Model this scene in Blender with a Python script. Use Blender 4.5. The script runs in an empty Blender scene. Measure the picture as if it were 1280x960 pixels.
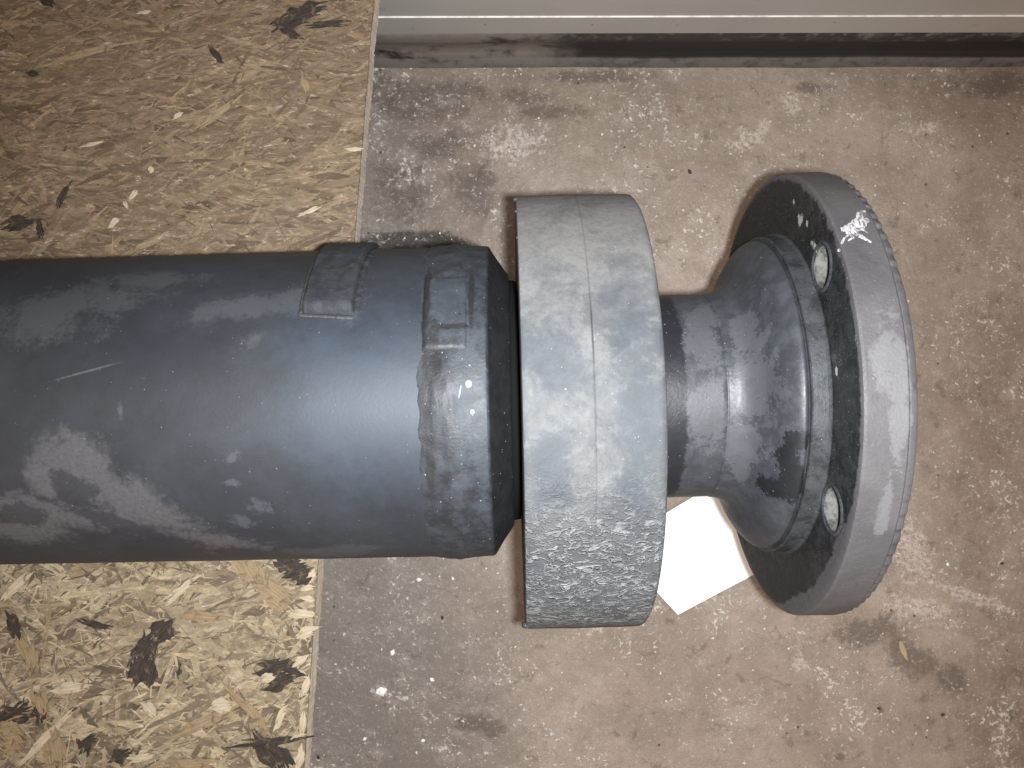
import bpy, math, random
import numpy as np
from mathutils import Vector, noise as mn

# ------------------------------------------------------------------ camera, light, exposure
scene = bpy.context.scene
C = scene.collection
FPX = 1000.0            # focal length in px of the 1280 px wide photograph
H = 0.53                # camera height over the concrete
cam_d = bpy.data.cameras.new('camera'); cam = bpy.data.objects.new('camera', cam_d); C.objects.link(cam)
cam.location = (0, 0, H); cam_d.sensor_width = 36.0; cam_d.lens = 36.0 * FPX / 1280.0
cam_d.clip_start = 0.01; cam_d.clip_end = 50
scene.camera = cam

world = bpy.data.worlds.new('World'); scene.world = world; world.use_nodes = True
bg = world.node_tree.nodes['Background']
bg.inputs['Color'].default_value = (1.0, 0.755, 0.575, 1); bg.inputs['Strength'].default_value = 0.60

fl_d = bpy.data.lights.new('phone_flash', 'SPOT'); fl = bpy.data.objects.new('phone_flash', fl_d); C.objects.link(fl)
fl.location = (0.0105, -0.0035, H + 0.004); fl_d.energy = 16.5; fl_d.color = (0.93, 0.975, 1.0)
fl_d.shadow_soft_size = 0.0042; fl_d.spot_size = math.radians(108); fl_d.spot_blend = 1.0
fl.rotation_euler = (Vector((0.01, -0.05, 0)) - fl.location).to_track_quat('-Z', 'Y').to_euler()
fl['kind'] = 'structure'

ar_d = bpy.data.lights.new('room_fill', 'AREA'); ar = bpy.data.objects.new('room_fill', ar_d); C.objects.link(ar)  # unseen soft overhead fill, added to give the warm ambient some direction
ar.location = (0.9, -0.5, 2.4); ar_d.size = 1.2; ar_d.energy = 9.0; ar_d.color = (1.0, 0.80, 0.66)
ar.rotation_euler = (Vector((0, 0, 0.1)) - ar.location).to_track_quat('-Z', 'Y').to_euler()

scene.view_settings.view_transform = 'Standard'; scene.view_settings.look = 'None'
scene.view_settings.gamma = 1.0; scene.view_settings.exposure = -0.04; scene.view_settings.use_curve_mapping = False

rng = np.random.default_rng(7); random.seed(7)

# ------------------------------------------------------------------ node helpers
class Mat:
    def __init__(s, name):
        s.m = bpy.data.materials.new(name); s.m.use_nodes = True; s.nt = s.m.node_tree
        s.b = s.nt.nodes['Principled BSDF']
        s.tc = s.nt.nodes.new('ShaderNodeTexCoord'); s.obj = s.tc.outputs['Object']
        s._sep = None
    def set(s, i, v):
        if hasattr(v, 'is_linked'): s.nt.links.new(v, i)
        else:
            if isinstance(v, (tuple, list)) and len(v) == 3 and i.type == 'RGBA': v = (*v, 1)
            i.default_value = v
    def out(s, **k):
        for n, v in k.items(): s.set(s.b.inputs[n.replace('_', ' ')], v)
        return s.m
    def math(s, op, a, b=0.0, c=None):
        n = s.nt.nodes.new('ShaderNodeMath'); n.operation = op
        s.set(n.inputs[0], a); s.set(n.inputs[1], b)
        if c is not None: s.set(n.inputs[2], c)
        return n.outputs[0]
    def mix(s, f, a, b, mode='MIX'):
        n = s.nt.nodes.new('ShaderNodeMix'); n.data_type = 'RGBA'; n.blend_type = mode
        s.set(n.inputs[0], f); s.set(n.inputs[6], a); s.set(n.inputs[7], b)
        return n.outputs[2]
    def mapping(s, v, loc=(0, 0, 0), rz=0.0, sc=(1, 1, 1), kind='POINT'):
        n = s.nt.nodes.new('ShaderNodeMapping'); n.vector_type = kind
        s.nt.links.new(v, n.inputs[0]); n.inputs[1].default_value = loc
        n.inputs[2].default_value = (0, 0, rz); n.inputs[3].default_value = sc
        return n.outputs[0]
    def noise(s, scale, detail=4, rough=0.55, dist=0.0, v=None):
        n = s.nt.nodes.new('ShaderNodeTexNoise'); s.nt.links.new(v or s.obj, n.inputs['Vector'])
        n.inputs['Scale'].default_value = scale; n.inputs['Detail'].default_value = detail
        n.inputs['Roughness'].default_value = rough; n.inputs['Distortion'].default_value = dist
        return n.outputs[0]
    def voro(s, scale, v=None, feature='F1'):
        n = s.nt.nodes.new('ShaderNodeTexVoronoi'); n.feature = feature
        s.nt.links.new(v or s.obj, n.inputs['Vector']); n.inputs['Scale'].default_value = scale
        return n.outputs['Distance'], n.outputs['Color']
    def step(s, x, lo, hi, a=0.0, b=1.0):
        n = s.nt.nodes.new('ShaderNodeMapRange'); n.interpolation_type = 'SMOOTHSTEP'
        s.set(n.inputs[0], x)
        if lo <= hi: vals = (lo, hi, a, b)
        else: vals = (hi, lo, b, a)
        for k, q in enumerate(vals): n.inputs[k + 1].default_value = q
        return n.outputs[0]
    def xyz(s):
        if s._sep is None:
            n = s.nt.nodes.new('ShaderNodeSeparateXYZ'); s.nt.links.new(s.obj, n.inputs[0]); s._sep = n.outputs
        return s._sep
    def chan(s, col, k):
        n = s.nt.nodes.new('ShaderNodeSeparateColor'); s.nt.links.new(col, n.inputs[0]); return n.outputs[k]
    def blobs(s, lst, amp=0.8, scale=60, edge=0.12, detail=6, v=None, rough=0.6):
        """irregular patches: lst of (x, y, rx, ry, rot)"""
        m = None
        for (x, y, rx, ry, rz) in lst:
            p = s.mapping(v or s.obj, (x, y, 0), rz, (rx, ry, 1000), 'TEXTURE')
            n = s.nt.nodes.new('ShaderNodeVectorMath'); n.operation = 'LENGTH'; s.nt.links.new(p, n.inputs[0])
            q = s.math('SUBTRACT', 1.0, n.outputs['Value'])
            m = q if m is None else s.math('MAXIMUM', m, q)
        nz = s.math('MULTIPLY', s.math('SUBTRACT', s.noise(scale, 3, rough, 0.3, v), 0.5), amp * 3.2)
        nf = s.math('MULTIPLY', s.math('SUBTRACT', s.noise(scale * 7, detail, 0.7, 0.2, v), 0.5), amp * 2.6)
        return s.step(s.math('ADD', m, s.math('ADD', nz, nf)), -edge + 0.1, edge + 0.1)
    def specks(s, scale, size, keep, v=None):
        d, c = s.voro(scale, v)
        a = s.math('LESS_THAN', d, size); k = s.math('GREATER_THAN', s.chan(c, 0), 1 - keep)
        return s.math('MULTIPLY', a, k)
    def bump(s, h, dist, strength=1.0, normal=None):
        n = s.nt.nodes.new('ShaderNodeBump'); n.inputs['Strength'].default_value = strength
        n.inputs['Distance'].default_value = dist; s.nt.links.new(h, n.inputs['Height'])
        if normal: s.nt.links.new(normal, n.inputs['Normal'])
        return n.outputs[0]
    def attr(s, name):
        n = s.nt.nodes.new('ShaderNodeAttribute'); n.attribute_name = name; return n

# ------------------------------------------------------------------ object helpers
def link(name, me, mat, parent=None, smooth=True, loc=None):
    o = bpy.data.objects.new(name, me); C.objects.link(o)
    if mat:
        me.materials.clear(); me.materials.append(mat)
    if smooth and len(me.polygons): me.polygons.foreach_set('use_smooth', [True] * len(me.polygons))
    if parent: o.parent = parent
    if loc: o.location = loc
    return o
def mesh(name, v, f):
    me = bpy.data.meshes.new(name); me.from_pydata([tuple(p) for p in v], [], f); me.update(); return me
def tag(o, label, cat, group=None):
    o['label'] = label; o['category'] = cat
    if group: o['group'] = group
    return o
def sharp(me, ang=35):
    me.set_sharp_from_angle(angle=math.radians(ang))
def resample(prof, step):
    out = []
    for (a, b) in zip(prof[:-1], prof[1:]):
        n = max(1, int(math.dist(a, b) / step))
        for k in range(n):
            t = k / n; out.append((a[0] + (b[0] - a[0]) * t, a[1] + (b[1] - a[1]) * t))
    out.append(prof[-1]); return out
def lathe(name, prof, segs, disp=None, closed=False):
    """surface of revolution about X; theta 0 is up, towards +y"""
    n = len(prof); v = []
    for i in range(segs):
        t = 2 * math.pi * i / segs; s, c = math.sin(t), math.cos(t)
        for (x, r) in prof:
            rr = r + (disp(x, t, r) if disp else 0.0)
            v.append((x, rr * s, rr * c))
    f = []
    for i in range(segs):
        j = (i + 1) % segs
        for k in range(n if closed else n - 1):
            l = (k + 1) % n
            f.append((i * n + k, i * n + l, j * n + l, j * n + k))
    return mesh(name, v, f)
def box(name, x0, x1, y0, y1, z0, z1):
    v = [(x, y, z) for x in (x0, x1) for y in (y0, y1) for z in (z0, z1)]
    return mesh(name, v, [(0, 1, 3, 2), (4, 6, 7, 5), (0, 4, 5, 1), (2, 3, 7, 6), (0, 2, 6, 4), (1, 5, 7, 3)])
def extrude_x(name, prof, x0, x1, n=1):
    """prof: closed loop of (y, z), counter-clockwise seen from +x"""
    m = len(prof); v = []
    for i in range(n + 1):
        x = x0 + (x1 - x0) * i / n
        v += [(x, y, z) for (y, z) in prof]
    f = [(i * m + k, i * m + (k + 1) % m, (i + 1) * m + (k + 1) % m, (i + 1) * m + k) for i in range(n) for k in range(m)]
    f += [tuple(range(m))[::-1], tuple(n * m + k for k in range(m))]
    return mesh(name, v, f)
def at(px, py, depth):      # pixel of the 1280x960 photo -> world x, y on the plane `depth` under the lens
    return ((px - 640) / FPX * depth, (480 - py) / FPX * depth)
def fbm(x, y, z, o=4):
    return mn.fractal(Vector((x, y, z)), 1.0, 2.0, o)

AXZ = 0.19; AXY = -0.0067; YAW = math.radians(1.37)     # the shaft's axis
def on_shaft(px, py, r):    # pixel -> local (x, y) on a shaft surface of radius r
    d = H - AXZ - r * 0.8
    for _ in range(8):
        x, y = at(px, py, d); yl = y - AXY - x * math.sin(YAW)
        d = H - AXZ - math.sqrt(max(r * r - yl * yl, 1e-8))
    return (x, yl)

# ================================================================== STRUCTURE
# ------------------------------------------------------------------ concrete floor
M = Mat('concrete')
n1 = M.noise(9, 5, 0.6, 0.4); n2 = M.noise(38, 6, 0.65, 0.5); n3 = M.noise(240, 5, 0.7); n4 = M.noise(900, 3, 0.6)
col = M.mix(M.step(n1, 0.36, 0.64), (0.240, 0.192, 0.156), (0.318, 0.262, 0.220))
col = M.mix(M.step(n2, 0.40, 0.66, 0, 0.55), col, (0.195, 0.158, 0.132))
def fp(l): return [(*at(x, y, H), rx / FPX * H, ry / FPX * H, rz) for (x, y, rx, ry, rz) in l]
dirty = M.blobs(fp([(560, 120, 260, 90, 0.0), (540, 200, 130, 160, 0.0), (510, 110, 120, 60, 0), (1250, 90, 200, 70, 0), (1230, 560, 70, 200, 0), (1260, 900, 90, 120, 0)]), 0.4, 16, 0.7, 3)  # brown dirt at upper left; the right-hand blobs paint in corner vignetting
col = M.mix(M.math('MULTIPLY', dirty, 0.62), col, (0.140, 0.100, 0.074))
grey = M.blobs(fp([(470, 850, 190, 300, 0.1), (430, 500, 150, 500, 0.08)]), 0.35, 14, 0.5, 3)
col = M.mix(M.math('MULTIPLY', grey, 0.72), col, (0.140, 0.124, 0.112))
col = M.mix(M.step(M.noise(70, 6, 0.7, 0.6), 0.56, 0.66, 0, 0.55), col, (0.10, 0.076, 0.062))
stain = M.blobs(fp([(1140, 822, 34, 24, -0.5), (1188, 850, 20, 17, -0.5), (1075, 790, 50, 18, 0.1), (575, 112, 36, 14, 0), (480, 108, 40, 22, 0), (525, 128, 70, 24, 0), (592, 235, 30, 34, 0), (560, 180, 50, 16, 0.2), (690, 140, 40, 9, 0), (500, 240, 34, 40, 0), (650, 120, 40, 10, 0),
                    (740, 96, 70, 8, 0), (1250, 105, 60, 16, 0.1), (1050, 946, 7, 5, 0), (1098, 886, 6, 5, 0), (1265, 893, 10, 8, 0), (1010, 110, 22, 7, 0), (1245, 60, 60, 14, 0), (600, 905, 34, 12, -.2), (1140, 822, 20, 16, -.5)]),
                0.7, 45, 0.42)
dark_band = M.blobs(fp([(515, 300, 62, 13, 0.02), (560, 303, 30, 9, 0)]), 0.25, 60, 0.25)  # near-black band on the floor along the tube's upper edge
col = M.mix(M.math('MULTIPLY', dark_band, 0.93), col, (0.022, 0.018, 0.016))
col = M.mix(M.math('MULTIPLY', stain, 0.60), col, (0.060, 0.045, 0.037))
pit = M.math('MULTIPLY', M.step(n3, 0.36, 0.28), M.step(M.noise(25, 3), 0.42, 0.6))
col = M.mix(M.math('MULTIPLY', pit, 0.6), col, (0.06, 0.048, 0.04))
# pale scuffs and lime flecks, gathered in drifts
drift = M.math('ADD', M.math('MULTIPLY', M.math('SUBTRACT', M.noise(17, 3, 0.5, 0.2), 0.5), 0.34),
               M.math('MULTIPLY', M.math('SUBTRACT', M.noise(60, 3, 0.5), 0.5), 0.30))
fl1 = M.step(M.math('ADD', M.noise(300, 5, 0.72, 0.1), drift), 0.555, 0.665)
fl2 = M.step(M.math('ADD', M.noise(95, 7, 0.78, 0.3), drift), 0.48, 0.68)
fl3 = M.blobs(fp([(1140, 690, 22, 46, 0.3), (1150, 762, 40, 16, -0.2), (1210, 745, 60, 8, -0.35), (735, 262, 40, 20, 0.4), (930, 175, 20, 14, 0), (760, 775, 30, 9, 0.6), (1000, 825, 8, 14, 0),
                  (640, 180, 40, 22, 0.2), (475, 860, 9, 8, 0), (990, 130, 16, 12, 0), (955, 160, 9, 12, 0), (1160, 160, 18, 7, .3)]), 1.0, 120, 0.25)
col = M.mix(M.math('MULTIPLY', fl2, 0.27), col, (0.43, 0.37, 0.325))
mott = M.noise(330, 4, 0.7, 0.2)
col = M.mix(M.step(mott, 0.42, 0.30, 0, 0.45), col, (0.12, 0.098, 0.083))
col = M.mix(M.step(mott, 0.56, 0.70, 0, 0.45), col, (0.50, 0.45, 0.41))
col = M.mix(M.math('MULTIPLY', M.math('MULTIPLY', fl3, M.step(mott, 0.40, 0.58)), 0.55), col, (0.55, 0.50, 0.45))
col = M.mix(M.math('MULTIPLY', fl1, 0.62), col, (0.66, 0.61, 0.56))
wob = M.nt.nodes.new('ShaderNodeVectorMath'); wob.operation = 'MULTIPLY_ADD'; wn = M.nt.nodes.new('ShaderNodeTexNoise'); M.nt.links.new(M.obj, wn.inputs[0]); wn.inputs['Scale'].default_value = 700
M.nt.links.new(wn.outputs['Color'], wob.inputs[0]); wob.inputs[1].default_value = (0.003, 0.003, 0); M.nt.links.new(M.obj, wob.inputs[2])
sp = M.specks(260, 0.15, 0.08, wob.outputs[0])
col = M.mix(M.math('MULTIPLY', sp, 0.8), col, (0.72, 0.69, 0.65))
sd = M.specks(130, 0.12, 0.07, M.mapping(M.obj, (0.31, 0.7, 0)))
col = M.mix(M.math('MULTIPLY', sd, 0.8), col, (0.03, 0.025, 0.022))
col = M.mix(M.step(n4, 0.3, 0.7, 0.0, 0.16), col, (0.08, 0.06, 0.05))
hgt = M.math('ADD', M.math('MULTIPLY', n3, 0.8), M.math('MULTIPLY', n4, 0.25))
hgt = M.math('ADD', hgt, M.math('ADD', M.math('MULTIPLY', fl1, 0.35), M.math('MULTIPLY', n2, 1.1)))
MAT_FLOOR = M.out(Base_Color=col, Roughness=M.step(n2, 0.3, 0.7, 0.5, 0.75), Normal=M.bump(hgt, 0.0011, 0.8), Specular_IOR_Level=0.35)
fl_me = mesh('floor', [(-2, -2, 0), (2, -2, 0), (2, 0.225, 0), (-2, 0.225, 0)], [(0, 1, 2, 3)])
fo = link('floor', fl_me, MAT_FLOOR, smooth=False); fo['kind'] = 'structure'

# ------------------------------------------------------------------ wall panel with rubber strip along the floor
M = Mat('painted_metal')
n1 = M.noise(5, 3); brush = M.noise(1.0, 4, 0.6, 0, M.mapping(M.obj, sc=(3, 900, 900)))
col = M.mix(M.step(n1, 0.35, 0.65), (0.33, 0.315, 0.295), (0.385, 0.368, 0.345))
col = M.mix(M.step(M.noise(60, 5, 0.7), 0.62, 0.72, 0, 0.5), col, (0.15, 0.135, 0.12))
col = M.mix(M.math('MULTIPLY', M.specks(190, 0.13, 0.06), 0.8), col, (0.04, 0.036, 0.033))
MAT_PANEL = M.out(Base_Color=col, Roughness=0.36, Specular_IOR_Level=0.45, Normal=M.bump(brush, 0.00008, 0.4))
M = Mat('edge_glare')
MAT_LEDGE = M.out(Base_Color=M.mix(M.step(M.noise(120, 4), 0.4, 0.7), (0.72, 0.70, 0.66), (0.5, 0.48, 0.45)), Roughness=0.4)  # ledge colour paler than the panel, painting in the flash glare line
M = Mat('wall_rubber')
x, y, z = M.xyz()
n1 = M.noise(14, 5, 0.6, 0.4, M.mapping(M.obj, sc=(1, 3, 3))); n2 = M.noise(90, 6, 0.7, 0.3)
col = M.mix(M.step(n2, 0.35, 0.7), (0.018, 0.017, 0.017), (0.040, 0.037, 0.036))
col = M.mix(M.math('MULTIPLY', M.math('MULTIPLY', M.step(z, 0.0125, 0.016), M.step(M.math('ADD', z, M.math('MULTIPLY', n2, -0.016)), 0.034, 0.024)), 0.92), col, (0.006, 0.006, 0.006))
col = M.mix(M.math('MULTIPLY', M.math('MULTIPLY', M.step(z, 0.030, 0.036), M.step(M.math('ADD', n2, M.math('MULTIPLY', n1, 0.6)), 0.78, 0.98)), 0.7), col, (0.15, 0.135, 0.125))
dust = M.math('MULTIPLY', M.step(M.math('ADD', x, M.math('MULTIPLY', n1, 0.12)), 0.10, 0.075), M.step(M.math('ADD', n1, M.math('MULTIPLY', n2, 0.4)), 0.54, 0.72))
col = M.mix(M.math('MULTIPLY', dust, 0.8), col, (0.175, 0.148, 0.128))
lip = M.math('MULTIPLY', M.step(z, 0.0135, 0.0115), M.step(n2, 0.30, 0.55, 0.35, 1.0))
col = M.mix(M.math('MULTIPLY', lip, 0.7), col, (0.165, 0.155, 0.150))
MAT_SEAL = M.out(Base_Color=col, Roughness=0.55, Normal=M.bump(n2, 0.0006, 0.6))

wall = bpy.data.objects.new('wall_panel', None); C.objects.link(wall); wall.location = (0, 0.2105, 0)
wall.rotation_euler = (0, 0, math.radians(0.12))
tag(wall, 'pale grey metal wall panel above a dirty black rubber strip on the floor', 'wall')
X0, X1 = -0.75, 0.95
lower = extrude_x('lower_sheet', [(0.0015, 0.0462), (0.0013, 0.0672), (0.0016, 0.0676), (0.030, 0.0676), (0.030, 0.0462)][::-1], X0, X1, 12)
link('lower_sheet', lower, MAT_PANEL, wall, False)
led = extrude_x('edge_trim', [(0.0010, 0.0678), (0.0010, 0.0683), (0.0014, 0.0686), (0.012, 0.0686), (0.012, 0.0678)][::-1], X0, X1, 12)
link('edge_trim', led, MAT_LEDGE, wall, False)
upper = extrude_x('upper_sheet', [(0.0017, 0.0688), (0.0017, 0.62), (0.030, 0.62), (0.030, 0.0688)][::-1], X0, X1, 12)
link('upper_sheet', upper, MAT_PANEL, wall, False)
sp_prof = [(-0.0011, 0.0003), (-0.0013, 0.0030), (-0.0006, 0.0070), (0.0006, 0.0150), (0.0016, 0.0170), (0.0028, 0.0190), (0.0030, 0.0290),
           (0.0020, 0.0320), (0.0012, 0.0350), (0.0010, 0.0440), (0.0018, 0.0455), (0.020, 0.0455), (0.020, 0.0003)]
seal_me = extrude_x('rubber_strip', sp_prof[::-1], X0, X1, 240)
for vv in seal_me.vertices:
    w = 0.0009 * fbm(vv.co.x * 9, vv.co.z * 30, 3.1)
    if vv.co.y < 0.01: vv.co.y += w
seal = link('rubber_strip', seal_me, MAT_SEAL, wall, True); sharp(seal_me, 50)

# ------------------------------------------------------------------ two chipboard decks
BT = 0.1256; BTH = 0.012; BD = H - BT
def osb_mat(name, light, dark, dirt, dirtcol):
    M = Mat(name)
    a = M.attr('tone'); g = M.attr('grain')
    gx = M.mapping(g.outputs['Vector'], sc=(60, 900, 1))
    gr = M.noise(1.0, 4, 0.65, 0.2, gx)
    t = M.chan(a.outputs['Color'], 0); h = M.chan(a.outputs['Color'], 1)
    col = M.mix(t, dark, light)
    col = M.mix(M.math('MULTIPLY', h, 0.45), col, (0.28, 0.195, 0.10))
    col = M.mix(M.step(gr, 0.42, 0.70, 0, 0.5), col, M.mix(0.65, col, (0.05, 0.03, 0.015)))
    st = M.mapping(M.obj, sc=(0.45, 1.2, 1))
    n1 = M.noise(22, 5, 0.65, 0.8); n2 = M.noise(150, 6, 0.72, 0.8, st); n5 = M.noise(420, 5, 0.7, 0.5, st)
    col = M.mix(M.step(M.math('ADD', M.math('MULTIPLY', n1, 0.5), M.math('MULTIPLY', n2, 0.5)), 0.40, 0.60, 0.1, dirt), col, dirtcol)
    col = M.mix(M.step(n5, 0.36, 0.66, 0.45, 0.0), col, M.mix(0.75, col, (0.03, 0.02, 0.012)))
    col = M.mix(M.math('MULTIPLY', M.step(n2, 0.57, 0.66), 0.5), col, (0.055, 0.038, 0.027))
    col = M.mix(M.math('MULTIPLY', M.step(n5, 0.60, 0.70), 0.45), col, (0.60, 0.53, 0.43))
    col = M.mix(M.math('MULTIPLY', M.specks(260, 0.13, 0.05), 0.75), col, (0.02, 0.015, 0.012))
    hh = M.math('ADD', M.math('MULTIPLY', gr, 0.6), M.math('ADD', n2, M.math('MULTIPLY', n5, 0.5)))
    return M.out(Base_Color=col, Roughness=0.62, Normal=M.bump(hh, 0.0006, 0.8), Specular_IOR_Level=0.3)
MAT_OSB_A = osb_mat('strand_board_worn', (0.315, 0.232, 0.146), (0.072, 0.047, 0.029), 0.50, (0.155, 0.110, 0.072))
MAT_OSB_B = osb_mat('strand_board_fresh', (0.44, 0.360, 0.240), (0.060, 0.043, 0.029), 0.46, (0.215, 0.166, 0.108))
M = Mat('board_edge')
n1 = M.noise(1.0, 5, 0.7, 0.3, M.mapping(M.obj, sc=(300, 60, 500)))
MAT_EDGE = M.out(Base_Color=M.mix(M.step(n1, 0.35, 0.65), (0.44, 0.38, 0.31), (0.62, 0.56, 0.48)), Roughness=0.8)
M = Mat('bearer_wood')
n1 = M.noise(1.0, 5, 0.6, 0.4, M.mapping(M.obj, sc=(40, 6, 90)))
MAT_BEAR = M.out(Base_Color=M.mix(n1, (0.10, 0.07, 0.04), (0.2, 0.14, 0.09)), Roughness=0.75)

def strand_mesh(name, n, xr, yr, edge, lng, wid, ang, tone, zr, seed, hue=0.12, cut=None):
    r = np.random.default_rng(seed); V = []; F = []; T = []; G = []
    (ex0, ey0), (ex1, ey1) = edge
    for i in range(n):
        cx = r.uniform(*xr); cy = r.uniform(*yr); L = r.lognormal(math.log(lng), 0.45) / 2; W = r.lognormal(math.log(wid), 0.45) / 2
        a = ang(r); ca, sa = math.cos(a), math.sin(a)
        z = r.uniform(*zr); tl = r.normal(0, 0.02); tw = r.normal(0, 0.10); bend = r.normal(0, 0.06)
        pts = [(-1, r.uniform(-.5, .5)), (-r.uniform(.5, .95), -1), (r.uniform(-.2, .2), -r.uniform(.75, 1.1)), (r.uniform(.5, .95), -r.uniform(.6, 1)),
               (1, r.uniform(-.5, .5)), (r.uniform(.4, .9), 1), (r.uniform(-.2, .2), r.uniform(.75, 1.1)), (-r.uniform(.4, .9), r.uniform(.6, 1))]
        b = len(V); tt = float(np.clip(tone(r), 0, 1)); hu = float(r.uniform(0.5, 1)) if r.random() < hue else 0.0
        off = r.uniform(0, 50, 2)
        for (u, w) in pts:
            lx = u * L; ly = w * W + bend * L * (u * u - 0.5)
            px = cx + lx * ca - ly * sa; py = cy + lx * sa + ly * ca
            xe = ex0 + (ex1 - ex0) * (py - ey0) / (ey1 - ey0) - 0.0002
            px = min(px, xe); py = min(max(py, yr[0]), yr[1])
            V.append((px, py, max(z + u * L * tl + w * W * tw, 0.00003))); T.append((tt, hu, 0, 1)); G.append((lx + off[0], ly + off[1], 0))
        F.append(tuple(range(b, b + 8)))
    me = mesh(name, V, F)
    ca_ = me.attributes.new('tone', 'FLOAT_COLOR', 'POINT'); ca_.data.foreach_set('color', np.array(T, dtype=np.float32).ravel())
    ga = me.attributes.new('grain', 'FLOAT_VECTOR', 'POINT'); ga.data.foreach_set('vector', np.array(G, dtype=np.float32).ravel())
    return me
def make_board(label, e0, e1, y0, y1, mat, bearers, layers, marks):
    """e0, e1: two points of the right hand top edge; y0..y1 its extent"""
    root = bpy.data.objects.new('chipboard_deck', None); C.objects.link(root); root.location = (0, 0, BT)
    tag(root, label, 'board', 'chipboard decks under the shaft')
    def ex(y): return e0[0] + (e1[0] - e0[0]) * (y - e0[1]) / (e1[1] - e0[1])
    # panel with a slightly ragged right edge
    ys = np.linspace(y0, y1, 260); top = []; 
    for q in ys: top.append((ex(q) + 0.0005 * fbm(q * 90, e0[0] * 50, 0) + 0.0004 * fbm(q * 700, 3, 0), q))
    n = len(top); V = [(x, y, 0) for x, y in top] + [(-0.62, y1, 0), (-0.62, y0, 0)]
    V += [(x + 0.0004 * fbm(y * 300, 9, 1), y, -BTH) for x, y, _ in V]
    m = n + 2
    F = [tuple(range(m)), tuple(range(m, 2 * m))[::-1]] + [(k, m + k, m + (k + 1) % m, (k + 1) % m) for k in range(m)]
    me = mesh('panel', V, F)
    p = link('panel', me, mat, root, False); me.materials.append(MAT_EDGE)
    ids = [0, 0] + [1] * m; me.polygons.foreach_set('material_index', ids)
    ca_ = me.attributes.new('tone', 'FLOAT_COLOR', 'POINT'); ca_.data.foreach_set('color', np.tile(np.array((0.35, 0, 0, 1), np.float32), len(V)))
    me.attributes.new('grain', 'FLOAT_VECTOR', 'POINT')
    for k, ly in enumerate(layers):
        s = link('strands', strand_mesh('strands', xr=(-0.45, max(e0[0], e1[0]) + 0.01), yr=(y0, y1), edge=(e0, e1), seed=11 + k + int(1000 * abs(e0[0])), **ly), mat, root, False)
        s['kind'] = 'stuff'
    for (px, py, L, W, a, kind) in marks:        # strands that stand out singly
        wx, wy = at(px, py, BD - 0.001)
        s = link('strand', single_strand(L / FPX * BD, W / FPX * BD, kind), MAT_STRAND[kind], root, False, (wx, wy, 0.0013)); s.rotation_euler = (0, 0, a)
    for bx_ in bearers:
        link('bearer', box('bearer', bx_ - 0.04, bx_ + 0.04, y0 + 0.01, y1 - 0.01, -BT + 0.0005, -BTH), MAT_BEAR, root, False)
    return root
def single_strand(L, W, kind):
    """one torn strand: a bundle of fibres with feathered ends, joined to a splintery blade"""
    V = []; F = []; nf = max(5, int(W / 0.0009)); fat = 1.7 if kind == 'dark' else 1.9; s = random.random() * 50
    for i in range(nf):
        q = (i + 0.5) / nf * 2 - 1
        l = L * (1 - 0.45 * abs(q) ** 1.5) * random.uniform(0.7, 1.05); w = W / nf * fat * random.uniform(1.0, 2.0)
        x0 = random.uniform(-.16, .16) * L; a = random.gauss(0, 0.045); z = random.uniform(0, 0.0004); n = 6; b = len(V)
        for k in range(n):
            u = -1 + 2 * k / (n - 1); e = max(0.06, 1 - abs(u) ** 3)
            yc = q * W / 2 + u * l / 2 * a + W * 0.4 * mn.noise(Vector((u * 1.2, s, q * 0.4)))
            V += [(x0 + u * l / 2, yc - w / 2 * e, z), (x0 + u * l / 2, yc + w / 2 * e, z + 0.0001), (x0 + u * l / 2, yc, z - 0.0012)]
        for k in range(n - 1):
            c = b + 3 * k; F += [(c, c + 3, c + 4, c + 1), (c + 1, c + 4, c + 5, c + 2), (c + 2, c + 5, c + 3, c)]
        F += [(b, b + 1, b + 2), (b + 3 * n - 3, b + 3 * n - 1, b + 3 * n - 2)]
    return mesh('strand', V, F)
def strand_mat(name, a, b, c):
    M = Mat(name)
    g = M.noise(1.0, 5, 0.65, 0.3, M.mapping(M.obj, sc=(90, 1100, 1))); n2 = M.noise(220, 5, 0.7, 0.5)
    col = M.mix(M.step(g, 0.35, 0.65), a, b); col = M.mix(M.step(n2, 0.52, 0.66, 0, 0.8), col, c)
    return M.out(Base_Color=col, Roughness=0.7, Normal=M.bump(g, 0.0004, 0.7), Specular_IOR_Level=0.25)
MAT_STRAND = {'dark': strand_mat('charred_strand', (0.018, 0.014, 0.012), (0.045, 0.034, 0.026), (0.11, 0.082, 0.055)),
              'pale': strand_mat('pale_strand', (0.31, 0.255, 0.18), (0.42, 0.355, 0.26), (0.15, 0.112, 0.075)),
              'tan': strand_mat('tan_strand', (0.185, 0.135, 0.078), (0.26, 0.195, 0.118), (0.10, 0.072, 0.045))}
R = math.radians
marks_a = [(375, 20, 78, 22, R(22), 'dark'), (360, 38, 40, 11, R(-28), 'dark'), (412, 30, 55, 7, R(4), 'dark'), (26, 281, 48, 17, R(6), 'dark'), (50, 287, 8, 18, R(10), 'dark'), (78, 248, 40, 6, R(62), 'dark'),
           (41, 92, 15, 6, R(-5), 'dark'), (60, 3, 22, 8, R(-20), 'dark'), (270, 68, 34, 8, R(-52), 'dark'), (381, 105, 30, 6, R(-75), 'tan'), (443, 187, 24, 4, R(-3), 'pale'), (190, 212, 9, 5, R(60), 'pale'), (168, 243, 20, 4, R(50), 'pale'), (143, 279, 20, 6, R(40), 'pale'),
           (158, 256, 12, 4, R(-60), 'pale'), (388, 264, 30, 4, R(22), 'pale'), (118, 180, 30, 3, R(16), 'pale'), (222, 145, 18, 4, R(35), 'pale'), (180, 16, 18, 3, R(12), 'pale'), (115, 66, 140, 6, R(14), 'tan'),
           (275, 140, 80, 6, R(38), 'tan')]
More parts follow.
